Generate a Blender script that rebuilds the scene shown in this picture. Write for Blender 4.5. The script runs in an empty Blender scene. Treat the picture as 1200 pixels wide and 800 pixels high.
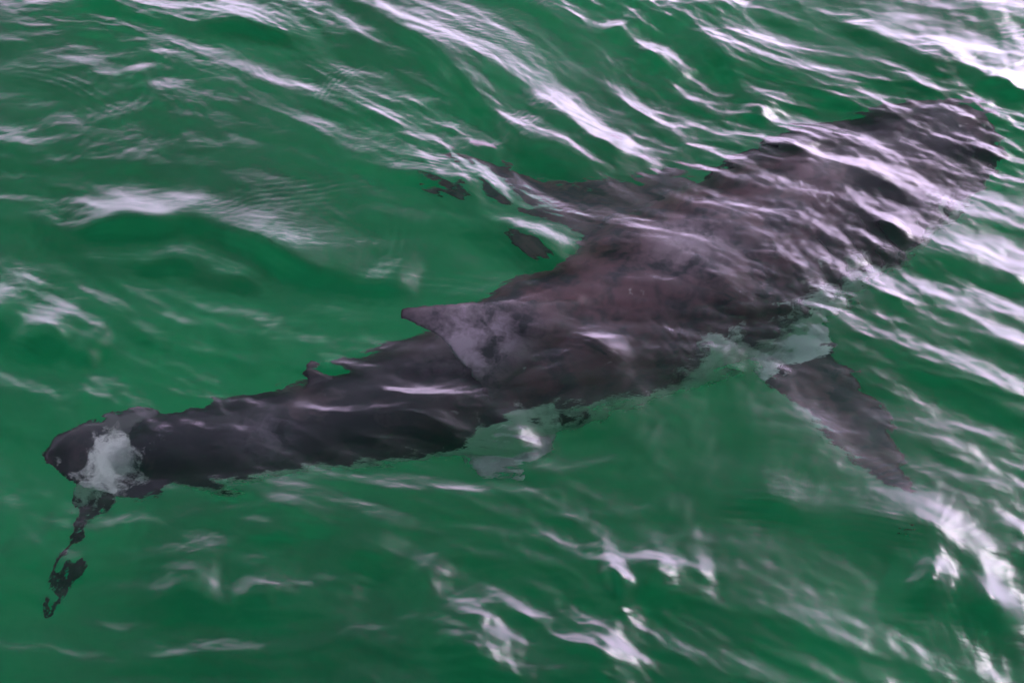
import bpy, bmesh, math
import numpy as np
from mathutils import Vector

# ------------------------------------------------------------------ camera, sky, sun, exposure
scene = bpy.context.scene
COL = scene.collection
CAM_H, PITCH, HFOV = 4.7, math.radians(42), math.radians(33)
cam_d = bpy.data.cameras.new('camera')
cam = bpy.data.objects.new('camera', cam_d)
COL.objects.link(cam)
cam.location = (0, 0, CAM_H)
cam.rotation_euler = (math.pi / 2 - PITCH, 0, 0)
cam_d.sensor_fit = 'HORIZONTAL'
cam_d.angle = HFOV
cam_d.clip_start = 0.05
cam_d.clip_end = 3000
scene.camera = cam

SUN_EL, SUN_AZ = math.radians(36), math.radians(36)     # azimuth from +Y towards +X
world = bpy.data.worlds.new('World')
scene.world = world
world.use_nodes = True
wn, wl = world.node_tree.nodes, world.node_tree.links
wn.clear()
sky = wn.new('ShaderNodeTexSky')
sky.sky_type = 'NISHITA'
sky.sun_disc = False
sky.sun_elevation = SUN_EL
sky.sun_rotation = SUN_AZ
sky.air_density = 1.0
sky.dust_density = 2.2
sky.ozone_density = 1.5
bg = wn.new('ShaderNodeBackground')
bg.inputs['Strength'].default_value = 0.15
wo = wn.new('ShaderNodeOutputWorld')
# broken bright cloud over the whole sky
tc = wn.new('ShaderNodeTexCoord')
mp = wn.new('ShaderNodeMapping'); mp.inputs['Scale'].default_value = (1.0, 1.0, 2.2)
nz = wn.new('ShaderNodeTexNoise')
nz.inputs['Scale'].default_value = 3.0
nz.inputs['Detail'].default_value = 6.0
nz.inputs['Roughness'].default_value = 0.55
cr = wn.new('ShaderNodeValToRGB')
cr.color_ramp.elements[0].position = 0.485
cr.color_ramp.elements[0].color = (0, 0, 0, 1)
cr.color_ramp.elements[1].position = 0.69
cr.color_ramp.elements[1].color = (1, 1, 1, 1)
bw = wn.new('ShaderNodeRGBToBW')
cl = wn.new('ShaderNodeMix'); cl.data_type = 'RGBA'; cl.blend_type = 'MULTIPLY'
cl.inputs['Factor'].default_value = 1.0
cl.inputs['B'].default_value = (6.3, 5.0, 7.4, 1)       # cloud: sky brightness desaturated, boosted and tinted lavender for bright reflections
mx = wn.new('ShaderNodeMix'); mx.data_type = 'RGBA'
wl.new(tc.outputs['Generated'], mp.inputs['Vector'])
wl.new(mp.outputs['Vector'], nz.inputs['Vector'])
# cloud cover added towards the horizon, to brighten the streaks on the waves
sx = wn.new('ShaderNodeSeparateXYZ')
inv = wn.new('ShaderNodeMath'); inv.operation = 'SUBTRACT'; inv.inputs[0].default_value = 1.0; inv.use_clamp = True
pw = wn.new('ShaderNodeMath'); pw.operation = 'POWER'; pw.inputs[1].default_value = 3.0
cov = wn.new('ShaderNodeMath'); cov.operation = 'MULTIPLY_ADD'; cov.inputs[1].default_value = .68
off = wn.new('ShaderNodeMath'); off.operation = 'SUBTRACT'; off.inputs[1].default_value = .07
wl.new(tc.outputs['Generated'], sx.inputs[0])
wl.new(sx.outputs['Z'], inv.inputs[1])
wl.new(inv.outputs[0], pw.inputs[0])
wl.new(pw.outputs[0], cov.inputs[0])
wl.new(nz.outputs['Fac'], cov.inputs[2])
wl.new(cov.outputs[0], off.inputs[0])
wl.new(off.outputs[0], cr.inputs['Fac'])
wl.new(sky.outputs['Color'], bw.inputs['Color'])
wl.new(bw.outputs['Val'], cl.inputs['A'])
wl.new(cr.outputs['Color'], mx.inputs['Factor'])
# gaps between bright cloud greyed and darkened, to weaken their reflection off the water
gm = wn.new('ShaderNodeMix'); gm.data_type = 'RGBA'; gm.blend_type = 'MULTIPLY'
gm.inputs['Factor'].default_value = 1.0
gm.inputs['B'].default_value = (.34, .28, .48, 1)
wl.new(bw.outputs['Val'], gm.inputs['A'])
gap_dim = wn.new('ShaderNodeMix'); gap_dim.data_type = 'RGBA'
gap_dim.inputs['Factor'].default_value = .75
wl.new(sky.outputs['Color'], gap_dim.inputs['A'])
wl.new(gm.outputs['Result'], gap_dim.inputs['B'])
wl.new(gap_dim.outputs['Result'], mx.inputs['A'])
wl.new(cl.outputs['Result'], mx.inputs['B'])
wl.new(mx.outputs['Result'], bg.inputs['Color'])
wl.new(bg.outputs['Background'], wo.inputs['Surface'])

sun_d = bpy.data.lights.new('sun', 'SUN')
sun_d.energy = 1.5
sun_d.angle = math.radians(12)
sun_d.color = (1.0, 0.88, 1.0)
sun = bpy.data.objects.new('sun', sun_d)
COL.objects.link(sun)
sd = Vector((math.sin(SUN_AZ) * math.cos(SUN_EL), math.cos(SUN_AZ) * math.cos(SUN_EL), math.sin(SUN_EL)))
sun.rotation_euler = sd.to_track_quat('Z', 'Y').to_euler()
sun.location = sd * 30

scene.view_settings.view_transform = 'Standard'
scene.view_settings.look = 'None'
scene.view_settings.gamma = 1.0
scene.view_settings.exposure = 0.33
scene.cycles.use_denoising = True
scene.cycles.max_bounces = 7
scene.cycles.transmission_bounces = 5
scene.cycles.volume_bounces = 3
scene.cycles.diffuse_bounces = 3
scene.cycles.glossy_bounces = 4
scene.cycles.sample_clamp_indirect = 8.0
scene.cycles.caustics_refractive = True
scene.cycles.caustics_reflective = False


# ------------------------------------------------------------------ helpers
def link(ob):
    COL.objects.link(ob)
    return ob


def new_mat(name):
    m = bpy.data.materials.new(name)
    m.use_nodes = True
    m.node_tree.nodes.clear()
    return m, m.node_tree.nodes, m.node_tree.links


# ------------------------------------------------------------------ the sea surface
rng = np.random.default_rng(11)


def axis(c0, c1, step, far0, far1, grow=1.16):
    """even spacing between c0 and c1, growing steps out to far0 / far1"""
    mid = np.arange(c0, c1 + step * .5, step)
    a, s = [c0], step
    while a[-1] > far0:
        s *= grow
        a.append(a[-1] - s)
    b, s = [mid[-1]], step
    while b[-1] < far1:
        s *= grow
        b.append(b[-1] + s)
    return np.concatenate([a[:0:-1], mid, b[1:]])


STEP = 0.007
gx = axis(-3.3, 3.3, STEP, -400, 400)
gy = axis(3.0, 8.6, STEP, -400, 500)
NX, NY = len(gx), len(gy)
X, Y = np.meshgrid(gx, gy)
spx = np.gradient(gx)[None, :] + 0 * Y
spy = np.gradient(gy)[:, None] + 0 * X
SP = np.maximum(spx, spy)
Z = np.zeros_like(X)
DX = np.zeros_like(X)
DY = np.zeros_like(X)

# slow bending of the crest lines so that no wave is a straight sine
WX = X + .16 * np.sin(.9 * X + 1.7 * Y + .4) + .07 * np.sin(3.1 * X - 2.2 * Y + 1.9)
WY = Y + .16 * np.sin(1.3 * X - 1.1 * Y + 2.0) + .07 * np.sin(2.4 * X + 2.9 * Y + .7)
main = math.atan2(-0.87, -0.42)
bands = [  # count, shortest, longest wave (m), rms slope, spread (rad), choppiness
    (10, 1.5, 3.2, .030, .45, .5),
    (24, .36, 1.0, .064, .45, .6),
    (48, .13, .42, .108, .60, .6),
    (64, .028, .10, .088, .70, .2),
]
# patches where the small ripples are strong or nearly absent
choppy = np.clip(.9 + .12 * (X + .6 * (Y - 5.5)), .92, 1.15)
patch = .5 + .5 * np.sin(1.9 * WX + 2.6 * WY + .8) * np.sin(2.3 * WX - 1.4 * WY + 2.2)
wturn = 1 / (1 + np.exp(-2.2 * (.5 * X + (Y - 6.0))))
wturn = .12 + .76 * wturn
for bi, (n, l0, l1, rms, spread, q) in enumerate(bands):
    lam = np.exp(rng.uniform(math.log(l0), math.log(l1), n))
    turn = np.arange(n) % 2          # two sets: along the open water, and steeper round the head
    ang = np.where(turn == 0, math.atan2(-.94, -.34), math.atan2(-.74, -.67)) + rng.normal(0, spread * .8, n)
    ph = rng.uniform(0, 2 * math.pi, n)
    s = rms * math.sqrt(2.0 / n)
    for L, a, p, tn in zip(lam, ang, ph, turn):
        k = 2 * math.pi / L
        fade = np.clip((L / SP - 4) / 6, 0, 1)
        if bi == 1:
            fade = fade * np.clip(choppy + .1, 0, 1)
        if bi >= 2:
            fade = fade * (.55 + .75 * patch) * choppy
        fade = fade * 1.3 * (wturn if tn else 1 - wturn)
        arg = k * (math.cos(a) * WX + math.sin(a) * WY) + p
        amp = s / k * fade
        Z += amp * np.cos(arg)
        DX -= q * amp * math.cos(a) * np.sin(arg)
        DY -= q * amp * math.sin(a) * np.sin(arg)

# long individual crests: steep clear face towards -Y, broad back behind; a train of fine ripples runs ahead of each
CRESTS = [  # points (x, y), height, face width, back width, ripple slope
    ([(-2.57, 7.84), (-2.16, 7.81), (-1.68, 7.69), (-1.17, 7.54), (-0.64, 7.37)], 0.052, 0.09, 0.21, 0.10),
    ([(-0.99, 8.05), (-0.52, 7.58), (-0.25, 7.19), (-0.08, 6.86), (0.08, 6.62), (0.35, 6.31), (0.49, 6.07)], 0.057, 0.09, 0.25, 0.11),
    ([(-2.16, 5.92), (-1.80, 5.97), (-1.50, 5.98), (-1.23, 5.92), (-0.99, 5.77), (-0.72, 5.63), (-0.54, 5.57), (-0.36, 5.49)], 0.066, 0.09, 0.18, 0.14),
    ([(-0.83, 6.52), (-0.50, 6.35), (-0.23, 6.19), (0.00, 5.95), (0.15, 5.76), (0.43, 5.54)], 0.040, 0.09, 0.18, 0.14),
    ([(-2.33, 5.38), (-2.09, 5.28), (-1.87, 5.21), (-1.65, 5.12)], 0.058, 0.09, 0.17, 0.08),
    ([(-1.43, 3.87), (-1.05, 3.92), (-0.81, 3.95), (-0.51, 3.92)], 0.046, 0.12, 0.22, 0.10),
    ([(-0.41, 3.77), (-0.12, 3.63), (0.23, 3.55), (0.46, 3.52)], 0.046, 0.13, 0.25, 0.10),
    ([(0.51, 4.46), (0.79, 4.41), (1.04, 4.38), (1.25, 4.29), (1.55, 4.19), (1.68, 3.92)], 0.028, 0.10, 0.20, 0.16),
    ([(0.33, 5.89), (0.59, 5.77), (0.90, 5.57), (1.16, 5.38), (1.37, 5.12)], 0.014, 0.07, 0.13, 0.16),
    ([(1.13, 6.72), (1.38, 6.55), (1.60, 6.38), (1.84, 6.22)], 0.024, 0.08, 0.14, 0.11),
    ([(1.58, 6.04), (1.79, 5.92), (2.00, 5.68), (2.22, 5.51)], 0.023, 0.07, 0.13, 0.11),
    ([(0.27, 3.90), (0.48, 3.94), (0.72, 3.98)], 0.034, 0.10, 0.17, 0.10),
    ([(1.32, 3.96), (1.52, 3.90), (1.77, 3.80)], 0.039, 0.10, 0.17, 0.10),
    ([(-0.21, 5.35), (0.07, 5.34), (0.31, 5.22), (0.48, 5.02)], 0.017, 0.06, 0.11, 0.19),
    ([(-2.00, 4.29), (-1.72, 4.12), (-1.45, 4.01)], 0.014, 0.08, 0.13, 0.10),
    ([(0.81, 7.96), (0.99, 7.54), (1.15, 7.01), (1.29, 6.72)], 0.039, 0.08, 0.17, 0.10),
    ([(1.66, 7.71), (1.96, 7.39), (2.25, 7.12), (2.52, 6.86)], 0.039, 0.08, 0.17, 0.10),
    ([(-1.98, 5.77), (-1.54, 5.74), (-1.23, 5.64), (-0.96, 5.49)], 0.023, 0.07, 0.11, 0.11),
    ([(-1.91, 7.31), (-1.69, 7.01), (-1.54, 6.65)], 0.015, 0.08, 0.13, 0.08),
    ([(-0.04, 7.16), (0.24, 6.72), (0.47, 6.48), (0.70, 6.38)], 0.029, 0.06, 0.12, 0.10),
    ([(0.44, 7.71), (0.64, 7.39), (0.83, 7.12)], 0.029, 0.06, 0.12, 0.10),
    ([(-1.06, 4.29), (-0.68, 4.20), (-0.39, 4.04), (-0.18, 3.88)], 0.033, 0.11, 0.18, 0.11),
    ([(-0.75, 4.83), (-0.40, 4.76), (-0.10, 4.67), (0.22, 4.70)], 0.026, 0.06, 0.10, 0.22),
]


def crest(pts, h, wf, wb, rip, lam=.03):
    global Z
    P = np.array(pts, float)
    # resample as a smooth curve
    t = np.arange(len(P))
    tt = np.linspace(0, len(P) - 1, 12 * (len(P) - 1) + 1)
    from_ = np.stack([np.interp(tt, t, P[:, 0]), np.interp(tt, t, P[:, 1])], 1)
    for _ in range(6):
        from_[1:-1] = (from_[:-2] + 2 * from_[1:-1] + from_[2:]) / 4
    m = 3.2 * wb
    ix = np.where((gx > from_[:, 0].min() - m) & (gx < from_[:, 0].max() + m))[0]
    iy = np.where((gy > from_[:, 1].min() - m) & (gy < from_[:, 1].max() + m))[0]
    if len(ix) == 0 or len(iy) == 0:
        return
    sl = np.s_[iy[0]:iy[-1] + 1, ix[0]:ix[-1] + 1]
    x, y = WX[sl] - WX[sl] + X[sl] + .03 * np.sin(9 * X[sl] + 4 * Y[sl]), Y[sl] + .02 * np.sin(7 * X[sl] + 1) + .01 * np.sin(19 * X[sl])
    best = np.full(x.shape, 1e9)
    sd_ = np.zeros(x.shape)
    par = np.zeros(x.shape)
    n = len(from_) - 1
    for i in range(n):
        ax, ay = from_[i]
        bx_, by_ = from_[i + 1]
        ex, ey = bx_ - ax, by_ - ay
        L2 = ex * ex + ey * ey + 1e-12
        u = np.clip(((x - ax) * ex + (y - ay) * ey) / L2, 0, 1)
        dx, dy = x - ax - u * ex, y - ay - u * ey
        d2 = dx * dx + dy * dy
        c = ex * (y - ay) - ey * (x - ax)
        up = d2 < best
        best = np.where(up, d2, best)
        sd_ = np.where(up, np.sign(c) * np.sqrt(d2), sd_)
        par = np.where(up, (i + u) / n, par)
    win = np.clip(np.minimum(par, 1 - par) * 4.5, 0, 1)
    win = win * win * (3 - 2 * win) * (.75 + .25 * np.sin(par * 17 + ax * 5))
    prof = np.where(sd_ < 0, np.exp(-(sd_ / wf) ** 2), np.exp(-np.abs(sd_ / wb) ** 1.6))
    Z[sl] += h * win * prof
    if rip > 0:
        lam_l = lam * (1 + .25 * np.sin(3 * par + ax))
        env = np.exp(-((sd_ + .9 * wf) / (.9 * wf + .03)) ** 2) * win * (.35 + .65 * np.sin(par * 9 + ay * 3) ** 2)
        Z[sl] += rip * lam / (2 * math.pi) * env * np.cos(2 * math.pi * sd_ / lam_l)


for c in CRESTS:
    crest(*c)

# loose packets of parallel ripples
for i in range(70):
    cx, cy = rng.uniform(-3.0, 3.0), rng.uniform(3.3, 8.4)
    a = main + rng.normal(0, .8)
    lam = rng.uniform(.026, .045)
    su, sv = rng.uniform(.06, .16), rng.uniform(.12, .32)
    ix = np.where(np.abs(gx - cx) < 3 * sv)[0]
    iy = np.where(np.abs(gy - cy) < 3 * sv)[0]
    sl = np.s_[iy[0]:iy[-1] + 1, ix[0]:ix[-1] + 1]
    u = math.cos(a) * (X[sl] - cx) + math.sin(a) * (Y[sl] - cy)
    v = -math.sin(a) * (X[sl] - cx) + math.cos(a) * (Y[sl] - cy)
    u = u + rng.uniform(-.5, .5) * v * v + .012 * np.sin(11 * v + i) + .35 * u * u
    Z[sl] += rng.uniform(.03, .10) * lam / (2 * math.pi) * np.exp(-(u / su) ** 2 - (v / sv) ** 2) * np.cos(2 * math.pi * u / lam)

near = np.clip(1 - (np.hypot(X, Y - 5.5) - 60) / 200, 0, 1)
VX, VY, VZ = X + DX * near, Y + DY * near, Z * near
DEPTH = 6.0
top = np.stack([VX.ravel(), VY.ravel(), VZ.ravel()], 1)
idx = np.arange(NX * NY).reshape(NY, NX)
quads = np.stack([idx[:-1, :-1], idx[:-1, 1:], idx[1:, 1:], idx[1:, :-1]], -1).reshape(-1, 4)
# close the body of water: skirt and underside
rim = np.concatenate([idx[0, :-1], idx[:-1, -1], idx[-1, :0:-1], idx[:0:-1, 0]])
low = top[rim].copy()
low[:, 2] = -DEPTH
nb = len(top)
nr = len(rim)
lo = nb + np.arange(nr)
skirt = np.stack([rim, lo, np.roll(lo, -1), np.roll(rim, -1)], 1)
verts = np.concatenate([top, low])
me = bpy.data.meshes.new('water')
nq = len(quads) + len(skirt)
me.vertices.add(len(verts))
me.vertices.foreach_set('co', verts.astype(np.float32).ravel())
loops = np.concatenate([quads.ravel(), skirt.ravel(), lo[::-1]]).astype(np.int32)
me.loops.add(len(loops))
me.loops.foreach_set('vertex_index', loops)
starts = np.concatenate([np.arange(nq) * 4, [nq * 4]]).astype(np.int32)
me.polygons.add(nq + 1)
me.polygons.foreach_set('loop_start', starts)
smooth = np.zeros(nq + 1, bool)
smooth[:len(quads)] = True
me.polygons.foreach_set('use_smooth', smooth)
me.update(calc_edges=True)
me.validate()
water = link(bpy.data.objects.new('water', me))
water['kind'] = 'structure'
water['label'] = 'rippled green sea water with pale sky glints'

m, N, L = new_mat('sea_water')
out = N.new('ShaderNodeOutputMaterial')
fr = N.new('ShaderNodeFresnel'); fr.inputs['IOR'].default_value = 1.34
refr = N.new('ShaderNodeBsdfRefraction'); refr.inputs['IOR'].default_value = 1.34
refr.inputs['Roughness'].default_value = 0.0
glo = N.new('ShaderNodeBsdfGlossy'); glo.inputs['Roughness'].default_value = 0.25
mixs = N.new('ShaderNodeMixShader')
g = N.new('ShaderNodeNewGeometry')
n1 = N.new('ShaderNodeTexNoise'); n1.inputs['Scale'].default_value = 26; n1.inputs['Detail'].default_value = 3
mpw = N.new('ShaderNodeMapping'); mpw.inputs['Scale'].default_value = (.85, 1.25, 1); mpw.inputs['Rotation'].default_value = (0, 0, .45)
bmp = N.new('ShaderNodeBump'); bmp.inputs['Strength'].default_value = .45; bmp.inputs['Distance'].default_value = .004
L.new(g.outputs['Position'], mpw.inputs['Vector'])
L.new(mpw.outputs['Vector'], n1.inputs['Vector'])
L.new(n1.outputs['Fac'], bmp.inputs['Height'])
for s in (fr, refr, glo):
    L.new(bmp.outputs['Normal'], s.inputs['Normal'])
L.new(fr.outputs['Fac'], mixs.inputs['Fac'])
L.new(refr.outputs['BSDF'], mixs.inputs[1])
L.new(glo.outputs['BSDF'], mixs.inputs[2])
L.new(mixs.outputs['Shader'], out.inputs['Surface'])
va = N.new('ShaderNodeVolumeAbsorption')
va.inputs['Color'].default_value = (.40, .955, .70, 1)     # absorbs (1 - colour) * density
va.inputs['Density'].default_value = .38
vs = N.new('ShaderNodeVolumeScatter')
vs.inputs['Color'].default_value = (.10, 1.0, .62, 1)
vs.inputs['Density'].default_value = .035
ad = N.new('ShaderNodeAddShader')
L.new(va.outputs['Volume'], ad.inputs[0])
L.new(vs.outputs['Volume'], ad.inputs[1])
L.new(ad.outputs['Shader'], out.inputs['Volume'])
me.materials.append(m)

# ------------------------------------------------------------------ sea floor, the water's upwelling green light painted into its colour
bm = bmesh.new()
bmesh.ops.create_grid(bm, x_segments=60, y_segments=60, size=390)
for v in bm.verts:
    v.co.y += 50
    v.co.z = -3.2 + .2 * math.sin(v.co.x * .05) * math.cos(v.co.y * .07)
fm = bpy.data.meshes.new('seabed')
bm.to_mesh(fm); bm.free()
m, N, L = new_mat('upwelling_green')
out = N.new('ShaderNodeOutputMaterial')
d = N.new('ShaderNodeBsdfDiffuse')
nt = N.new('ShaderNodeTexNoise'); nt.inputs['Scale'].default_value = .55; nt.inputs['Detail'].default_value = 5
tcs = N.new('ShaderNodeTexCoord')
L.new(tcs.outputs['Object'], nt.inputs['Vector'])
rp = N.new('ShaderNodeValToRGB')
rp.color_ramp.elements[0].position = .36; rp.color_ramp.elements[1].position = .62
rp.color_ramp.elements[0].color = (.01, .15, .085, 1)
rp.color_ramp.elements[1].color = (.02, .32, .185, 1)  # mottling paints in the lighter and darker areas of the water
L.new(nt.outputs['Fac'], rp.inputs['Fac']); L.new(rp.outputs['Color'], d.inputs['Color'])
L.new(d.outputs['BSDF'], out.inputs['Surface'])
fm.materials.append(m)
seabed = link(bpy.data.objects.new('seabed', fm))
seabed['kind'] = 'structure'

# ------------------------------------------------------------------ the shark
SPINE = np.array([  # x, y, z, half width; snout to tail root
    (2.414, 7.200, -0.500, 0.032), (2.340, 7.170, -0.520, 0.185), (2.199, 7.080, -0.550, 0.300),
    (1.927, 6.898, -0.600, 0.405), (1.562, 6.638, -0.660, 0.455), (1.120, 6.309, -0.700, 0.470),
    (0.621, 5.957, -0.720, 0.441), (0.151, 5.661, -0.720, 0.366), (-0.221, 5.434, -0.700, 0.297),
    (-0.648, 5.213, -0.660, 0.252), (-1.059, 5.039, -0.620, 0.215), (-1.330, 4.977, -0.600, 0.188),
    (-1.498, 4.943, -0.580, 0.145), (-1.664, 4.903, -0.560, 0.070)])


def catmull(P, per):
    Q = np.vstack([2 * P[0] - P[1], P, 2 * P[-1] - P[-2]])
    o = []
    for i in range(1, len(Q) - 2):
        for t in np.linspace(0, 1, per, endpoint=False):
            a, b, c, d_ = Q[i - 1], Q[i], Q[i + 1], Q[i + 2]
            o.append(.5 * (2 * b + (c - a) * t + (2 * a - 5 * b + 4 * c - d_) * t * t + (3 * b - a - 3 * c + d_) * t ** 3))
    o.append(P[-1])
    return np.array(o)


S = catmull(SPINE, 6)
S[:, 3] = np.maximum(S[:, 3], .02) * np.interp(np.arange(len(S)) / len(S), [0, .12, .3, .6, .8, 1], [1, 1.02, 1.06, 1.10, 1.06, 1])
bm = bmesh.new()
NR = 36
rings = []
for i, (x, y, z, r) in enumerate(S):
    a, b = S[max(i - 1, 0)], S[min(i + 1, len(S) - 1)]
    t = Vector(b[:3] - a[:3]).normalized()
    side = t.cross(Vector((0, 0, 1))).normalized()
    upv = side.cross(t).normalized()
    f = i / (len(S) - 1)
    hw = r * .97
    hv = r * (1.0 if f < .75 else 1.0 + .1 * (f - .75) / .25)
    ring = []
    for k in range(NR):
        an = 2 * math.pi * k / NR
        c, s = math.cos(an), math.sin(an)
        # rounder belly, gently peaked back
        vv = hv * s * (1.03 if s > 0 else .95)
        ww = hw * c * (1 - .10 * max(s, 0) ** 2)
        ring.append(bm.verts.new(Vector((x, y, z)) + side * ww + upv * vv))
    rings.append(ring)
for A, B in zip(rings, rings[1:]):
    for k in range(NR):
        bm.faces.new((A[k], A[(k + 1) % NR], B[(k + 1) % NR], B[k]))
bm.faces.new(rings[0]); bm.faces.new(rings[-1][::-1])


def fin(sections):
    """root to tip: (leading point, trailing point, thickness); an aerofoil loft"""
    secs = np.array([list(a) + list(b) + [c] for a, b, c in sections])
    secs = catmull(secs, 6)
    prev = None
    first = None
    for i, s in enumerate(secs):
        le, te, th = Vector(s[:3]), Vector(s[3:6]), s[6]
        j0, j1 = secs[max(i - 1, 0)], secs[min(i + 1, len(secs) - 1)]
        span = Vector((j1[:3] + j1[3:6] - j0[:3] - j0[3:6]) / 2).normalized()
        nrm = (te - le).cross(span).normalized()
        prof = [(0, 0), (.06, .55), (.2, .95), (.4, 1.0), (.65, .75), (.88, .45), (1, .28)]
        pts = [le + (te - le) * u + nrm * th * .5 * w for u, w in prof]
        pts += [le + (te - le) * u - nrm * th * .5 * w for u, w in prof[:0:-1]]
        ring = [bm.verts.new(p) for p in pts]
        if prev:
            n = len(ring)
            for k in range(n):
                bm.faces.new((prev[k], prev[(k + 1) % n], ring[(k + 1) % n], ring[k]))
        else:
            first = ring
        prev = ring
    bm.faces.new(first[::-1]); bm.faces.new(prev)


FINS = [
    [((1.437, 6.140, -0.900), (0.954, 5.807, -0.850), 0.120), ((1.490, 5.858, -1.000), (1.145, 5.629, -0.980), 0.085),
     ((1.601, 5.704, -1.060), (1.230, 5.495, -1.060), 0.065), ((1.679, 5.541, -1.140), (1.346, 5.379, -1.140), 0.050),
     ((1.718, 5.321, -1.200), (1.489, 5.234, -1.200), 0.045), ((1.738, 5.000, -1.280), (1.680, 5.050, -1.280), 0.038)],
    [((1.282, 6.861, -0.900), (0.571, 6.339, -0.850), 0.120), ((0.877, 7.102, -0.980), (0.373, 6.565, -0.980), 0.085),
     ((0.503, 7.153, -1.040), (0.211, 6.705, -1.040), 0.065), ((0.177, 7.249, -1.100), (0.000, 6.927, -1.100), 0.050),
     ((-0.134, 7.352, -1.160), (-0.198, 7.162, -1.160), 0.045), ((-0.393, 7.353, -1.200), (-0.392, 7.296, -1.200), 0.035)],
    [((0.560, 5.830, -0.420), (-0.120, 5.220, -0.560), 0.120), ((0.340, 5.720, -0.300), (-0.110, 5.200, -0.420), 0.085),
     ((0.074, 5.620, -0.220), (-0.190, 5.250, -0.270), 0.060), ((-0.200, 5.560, -0.140), (-0.310, 5.360, -0.160), 0.045),
     ((-0.466, 5.487, -0.080), (-0.463, 5.422, -0.080), 0.035)],
    [((-1.281, 5.056, -0.550), (-1.389, 4.733, -0.620), 0.100), ((-1.501, 5.110, -0.480), (-1.495, 4.695, -0.620), 0.070),
     ((-1.693, 5.053, -0.420), (-1.675, 4.713, -0.560), 0.055), ((-1.811, 4.943, -0.380), (-1.800, 4.780, -0.460), 0.045),
     ((-1.875, 4.830, -0.360), (-1.850, 4.770, -0.370), 0.035)],
    [((-1.48, 4.88, -0.620), (-1.74, 4.83, -0.600), 0.090), ((-1.61, 4.81, -0.800), (-1.78, 4.78, -0.780), 0.070),
     ((-1.76, 4.73, -1.000), (-1.81, 4.71, -0.990), 0.04), ((-1.83, 4.61, -1.150), (-1.88, 4.60, -1.145), 0.04),
     ((-1.88, 4.47, -1.280), (-1.91, 4.465, -1.280), 0.035)],
    [((0.220, 5.380, -0.880), (-0.200, 5.220, -0.860), 0.080), ((0.160, 5.220, -0.930), (-0.170, 5.100, -0.930), 0.055),
     ((0.040, 5.080, -0.970), (-0.120, 5.040, -0.970), 0.04)],
    [((-0.646, 5.200, -0.500), (-0.852, 5.120, -0.500), 0.050), ((-0.741, 5.320, -0.430), (-0.852, 5.230, -0.430), 0.045),
     ((-0.842, 5.360, -0.390), (-0.865, 5.320, -0.390), 0.04)],
    [((-0.721, 5.114, -0.800), (-0.893, 5.017, -0.750), 0.050), ((-0.827, 5.030, -0.950), (-0.933, 5.001, -0.950), 0.035)],
]
for f in FINS:
    fin(f)
bmesh.ops.recalc_face_normals(bm, faces=bm.faces)
raw = bpy.data.meshes.new('shark_raw')
bm.to_mesh(raw); bm.free()
tmp = link(bpy.data.objects.new('shark_raw', raw))
rm = tmp.modifiers.new('remesh', 'REMESH'); rm.mode = 'VOXEL'; rm.voxel_size = .0125; rm.use_smooth_shade = True
sm = tmp.modifiers.new('smooth', 'SMOOTH'); sm.factor = .5; sm.iterations = 4
dg = bpy.context.evaluated_depsgraph_get()
smesh = bpy.data.meshes.new_from_object(tmp.evaluated_get(dg))
bpy.data.objects.remove(tmp)
smesh.name = 'shark'
nv = len(smesh.vertices)
co = np.empty(nv * 3, np.float32); smesh.vertices.foreach_get('co', co); co = co.reshape(-1, 3)
no = np.empty(nv * 3, np.float32); smesh.vertices.foreach_get('normal', no); no = no.reshape(-1, 3)
# pigment map: r = underside white plus a painted reflection, g = place along the body, b = paler patches
bestd = np.full(nv, 1e9); bi = np.zeros(nv, int)
for i, s in enumerate(S):
    d2 = ((co - s[:3]) ** 2).sum(1)
    u = d2 < bestd
    bestd[u] = d2[u]; bi[u] = i
rr = S[bi, 3]
rel = (co[:, 2] - S[bi, 2]) / rr
isfin = np.clip((np.sqrt(bestd) / rr - 1.12) / .15, 0, 1)
belly = np.clip((-rel + .14) / .5, 0, 1) * (1 - isfin) + isfin * np.clip(-no[:, 2] * 1.5, 0, 1)
def spot(c, rad):
    return np.exp(-(((co - np.array(c)) / np.array(rad)) ** 2).sum(1))


belly = belly + .8 * spot((1.52, 6.0, -.75), (.34, .22, .3)) + .8 * spot((.93, 5.58, -.8), (.26, .18, .3)) + .6 * spot((2.0, 6.5, -.65), (.2, .25, .3))
belly = belly + .85 * spot((.03, 5.17, -.85), (.3, .17, .3))  # white over the pelvic fin, here and below, paints in a surface reflection
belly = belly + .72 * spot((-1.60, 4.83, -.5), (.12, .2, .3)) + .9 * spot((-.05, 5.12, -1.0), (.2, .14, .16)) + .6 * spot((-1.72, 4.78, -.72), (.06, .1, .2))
pale_patch = .8 * spot((.80, 6.02, -.35), (.2, .16, .3)) + .5 * spot((-1.0, 4.95, -.5), (.12, .1, .3)) + 1.5 * spot((-.16, 5.36, -.2), (.24, .22, .15))  # paler lavender-grey patches on back, tail stock and dorsal fin
pig = np.stack([np.clip(belly, 0, 1), bi / (len(S) - 1), np.clip(pale_patch, 0, 1), np.ones(nv)], 1).astype(np.float32)
at = smesh.color_attributes.new('pigment_glint', 'FLOAT_COLOR', 'POINT')
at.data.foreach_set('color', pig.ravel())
CTR = np.array((0.4, 5.8, -1.1), np.float32)
smesh.vertices.foreach_set('co', (co - CTR).ravel())
for p in smesh.polygons:
    p.use_smooth = True
smesh.update()
shark = link(bpy.data.objects.new('shark', smesh))
shark.location = CTR.tolist()
shark['label'] = 'large dark grey shark with pale belly swimming just under the green water surface'
shark['category'] = 'shark'

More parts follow.
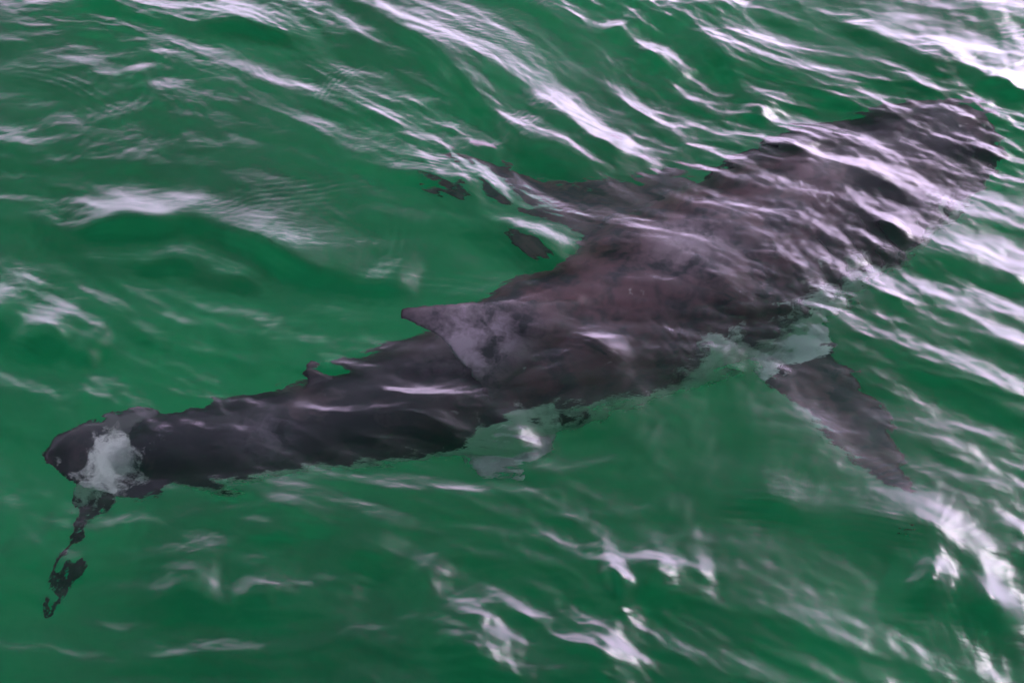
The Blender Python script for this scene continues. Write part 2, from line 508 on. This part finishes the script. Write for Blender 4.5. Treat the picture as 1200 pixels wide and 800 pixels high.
m, N, L = new_mat('shark_skin')
out = N.new('ShaderNodeOutputMaterial')
bs = N.new('ShaderNodeBsdfPrincipled')
bs.inputs['Roughness'].default_value = .55
av = N.new('ShaderNodeVertexColor'); av.layer_name = 'pigment_glint'
sep = N.new('ShaderNodeSeparateColor')
tcx = N.new('ShaderNodeTexCoord')
na = N.new('ShaderNodeTexNoise'); na.inputs['Scale'].default_value = 3.4; na.inputs['Detail'].default_value = 7; na.inputs['Roughness'].default_value = .62
nb_ = N.new('ShaderNodeTexNoise'); nb_.inputs['Scale'].default_value = 7; nb_.inputs['Detail'].default_value = 8; nb_.inputs['Roughness'].default_value = .65
ra = N.new('ShaderNodeValToRGB')
e = ra.color_ramp.elements
e[0].position = .40; e[0].color = (.003, .003, .009, 1)
e[1].position = .63; e[1].color = (.07, .04, .05, 1)
k = e.new(.52); k.color = (.006, .004, .011, 1)
L.new(tcx.outputs['Object'], na.inputs['Vector']); L.new(tcx.outputs['Object'], nb_.inputs['Vector'])
L.new(na.outputs['Fac'], ra.inputs['Fac'])
L.new(av.outputs['Color'], sep.inputs['Color'])
# ragged border between back and belly
ma = N.new('ShaderNodeMath'); ma.operation = 'MULTIPLY_ADD'; ma.inputs[1].default_value = 2.2; ma.inputs[2].default_value = -1.1
mb = N.new('ShaderNodeMath'); mb.operation = 'ADD'
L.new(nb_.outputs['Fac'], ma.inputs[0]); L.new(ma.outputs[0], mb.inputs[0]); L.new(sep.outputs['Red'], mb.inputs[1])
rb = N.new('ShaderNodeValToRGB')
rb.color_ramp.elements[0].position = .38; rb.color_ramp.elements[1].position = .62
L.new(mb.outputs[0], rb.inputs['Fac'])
mw = N.new('ShaderNodeMix'); mw.data_type = 'RGBA'
wm = N.new('ShaderNodeMix'); wm.data_type = 'RGBA'
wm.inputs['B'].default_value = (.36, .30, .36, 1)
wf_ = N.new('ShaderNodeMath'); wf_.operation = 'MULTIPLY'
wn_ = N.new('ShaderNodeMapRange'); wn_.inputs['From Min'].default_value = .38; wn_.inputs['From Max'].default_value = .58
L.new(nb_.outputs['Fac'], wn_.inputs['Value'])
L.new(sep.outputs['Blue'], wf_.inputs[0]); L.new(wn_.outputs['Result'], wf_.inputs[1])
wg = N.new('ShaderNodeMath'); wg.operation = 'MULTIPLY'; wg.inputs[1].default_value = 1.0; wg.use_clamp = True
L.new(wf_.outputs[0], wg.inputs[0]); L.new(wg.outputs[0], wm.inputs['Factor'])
wr = N.new('ShaderNodeValToRGB')
wr.color_ramp.elements[0].position = .42; wr.color_ramp.elements[0].color = (.42, .42, .40, 1)
wr.color_ramp.elements[1].position = .56; wr.color_ramp.elements[1].color = (.90, .88, .85, 1)
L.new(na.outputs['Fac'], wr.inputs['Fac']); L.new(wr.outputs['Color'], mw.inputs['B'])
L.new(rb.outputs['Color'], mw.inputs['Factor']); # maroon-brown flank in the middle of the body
g1 = N.new('ShaderNodeMapRange'); g1.inputs['From Min'].default_value = .30; g1.inputs['From Max'].default_value = .42
g2 = N.new('ShaderNodeMapRange'); g2.inputs['From Min'].default_value = .70; g2.inputs['From Max'].default_value = .55
g3 = N.new('ShaderNodeMapRange'); g3.inputs['From Min'].default_value = .40; g3.inputs['From Max'].default_value = .58; g3.inputs['To Max'].default_value = .8
for q in (g1, g2):
    L.new(sep.outputs['Green'], q.inputs['Value'])
L.new(nb_.outputs['Fac'], g3.inputs['Value'])
gm1 = N.new('ShaderNodeMath'); gm1.operation = 'MULTIPLY'
gm2 = N.new('ShaderNodeMath'); gm2.operation = 'MULTIPLY'
L.new(g1.outputs['Result'], gm1.inputs[0]); L.new(g2.outputs['Result'], gm1.inputs[1])
L.new(gm1.outputs[0], gm2.inputs[0]); L.new(g3.outputs['Result'], gm2.inputs[1])
mar = N.new('ShaderNodeMix'); mar.data_type = 'RGBA'
mar.inputs['B'].default_value = (.13, .045, .055, 1)
L.new(gm2.outputs[0], mar.inputs['Factor']); L.new(ra.outputs['Color'], mar.inputs['A'])
L.new(mar.outputs['Result'], wm.inputs['A']); L.new(wm.outputs['Result'], mw.inputs['A'])
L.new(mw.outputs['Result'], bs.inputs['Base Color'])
L.new(bs.outputs['BSDF'], out.inputs['Surface'])
smesh.materials.append(m)


# eyes and gill slits
def spine_at(f):
    i = f * (len(S) - 1)
    a = int(i); b = min(a + 1, len(S) - 1)
    p = S[a] + (S[b] - S[a]) * (i - a)
    t = Vector(S[b][:3] - S[max(b - 1, 0)][:3]).normalized()
    side = t.cross(Vector((0, 0, 1))).normalized()
    return Vector(p[:3]), p[3], t, side, side.cross(t).normalized()


def flank(f, ang, sgn, lift):
    c, rad, t, side, upv = spine_at(f)
    return c + (side * sgn * math.cos(ang) * .97 + upv * math.sin(ang) * 1.03) * (rad + lift)


m, N, L = new_mat('wet_black')
out = N.new('ShaderNodeOutputMaterial')
bs = N.new('ShaderNodeBsdfPrincipled')
bs.inputs['Base Color'].default_value = (.006, .006, .007, 1)
bs.inputs['Roughness'].default_value = .25
L.new(bs.outputs['BSDF'], out.inputs['Surface'])


def part(name, bm, mat_):
    bmesh.ops.recalc_face_normals(bm, faces=bm.faces)
    mesh = bpy.data.meshes.new(name)
    bm.to_mesh(mesh); bm.free()
    for p in mesh.polygons:
        p.use_smooth = True
    mesh.materials.append(mat_)
    ob = link(bpy.data.objects.new(name, mesh))
    ob.parent = shark
    ob.matrix_parent_inverse = shark.matrix_basis.inverted()
    return ob


for sgn in (-1, 1):
    bm = bmesh.new()
    bmesh.ops.create_uvsphere(bm, u_segments=16, v_segments=10, radius=.032)
    p = flank(.165, .25, sgn, -.012)
    for v in bm.verts:
        v.co += p
    part('eye', bm, m)
    for k in range(5):
        f = .295 + .018 * k
        bm = bmesh.new()
        rows = []
        for q in range(9):
            an = .05 + .8 * q / 8
            wd = .007 * math.sin(math.pi * (q + .6) / 9.2)
            ff = f + .012 * (q / 8 - .5) ** 2
            c, rad, t, side, upv = spine_at(ff)
            a = flank(ff, an, sgn, .004)
            rows.append([bm.verts.new(a - t * wd), bm.verts.new(flank(ff, an, sgn, .012)), bm.verts.new(a + t * wd), bm.verts.new(flank(ff, an, sgn, -.02))])
        for A, B in zip(rows, rows[1:]):
            for w in range(4):
                bm.faces.new((A[w], A[(w + 1) % 4], B[(w + 1) % 4], B[w]))
        bm.faces.new(rows[0]); bm.faces.new(rows[-1][::-1])
        part('gill_slit', bm, m)
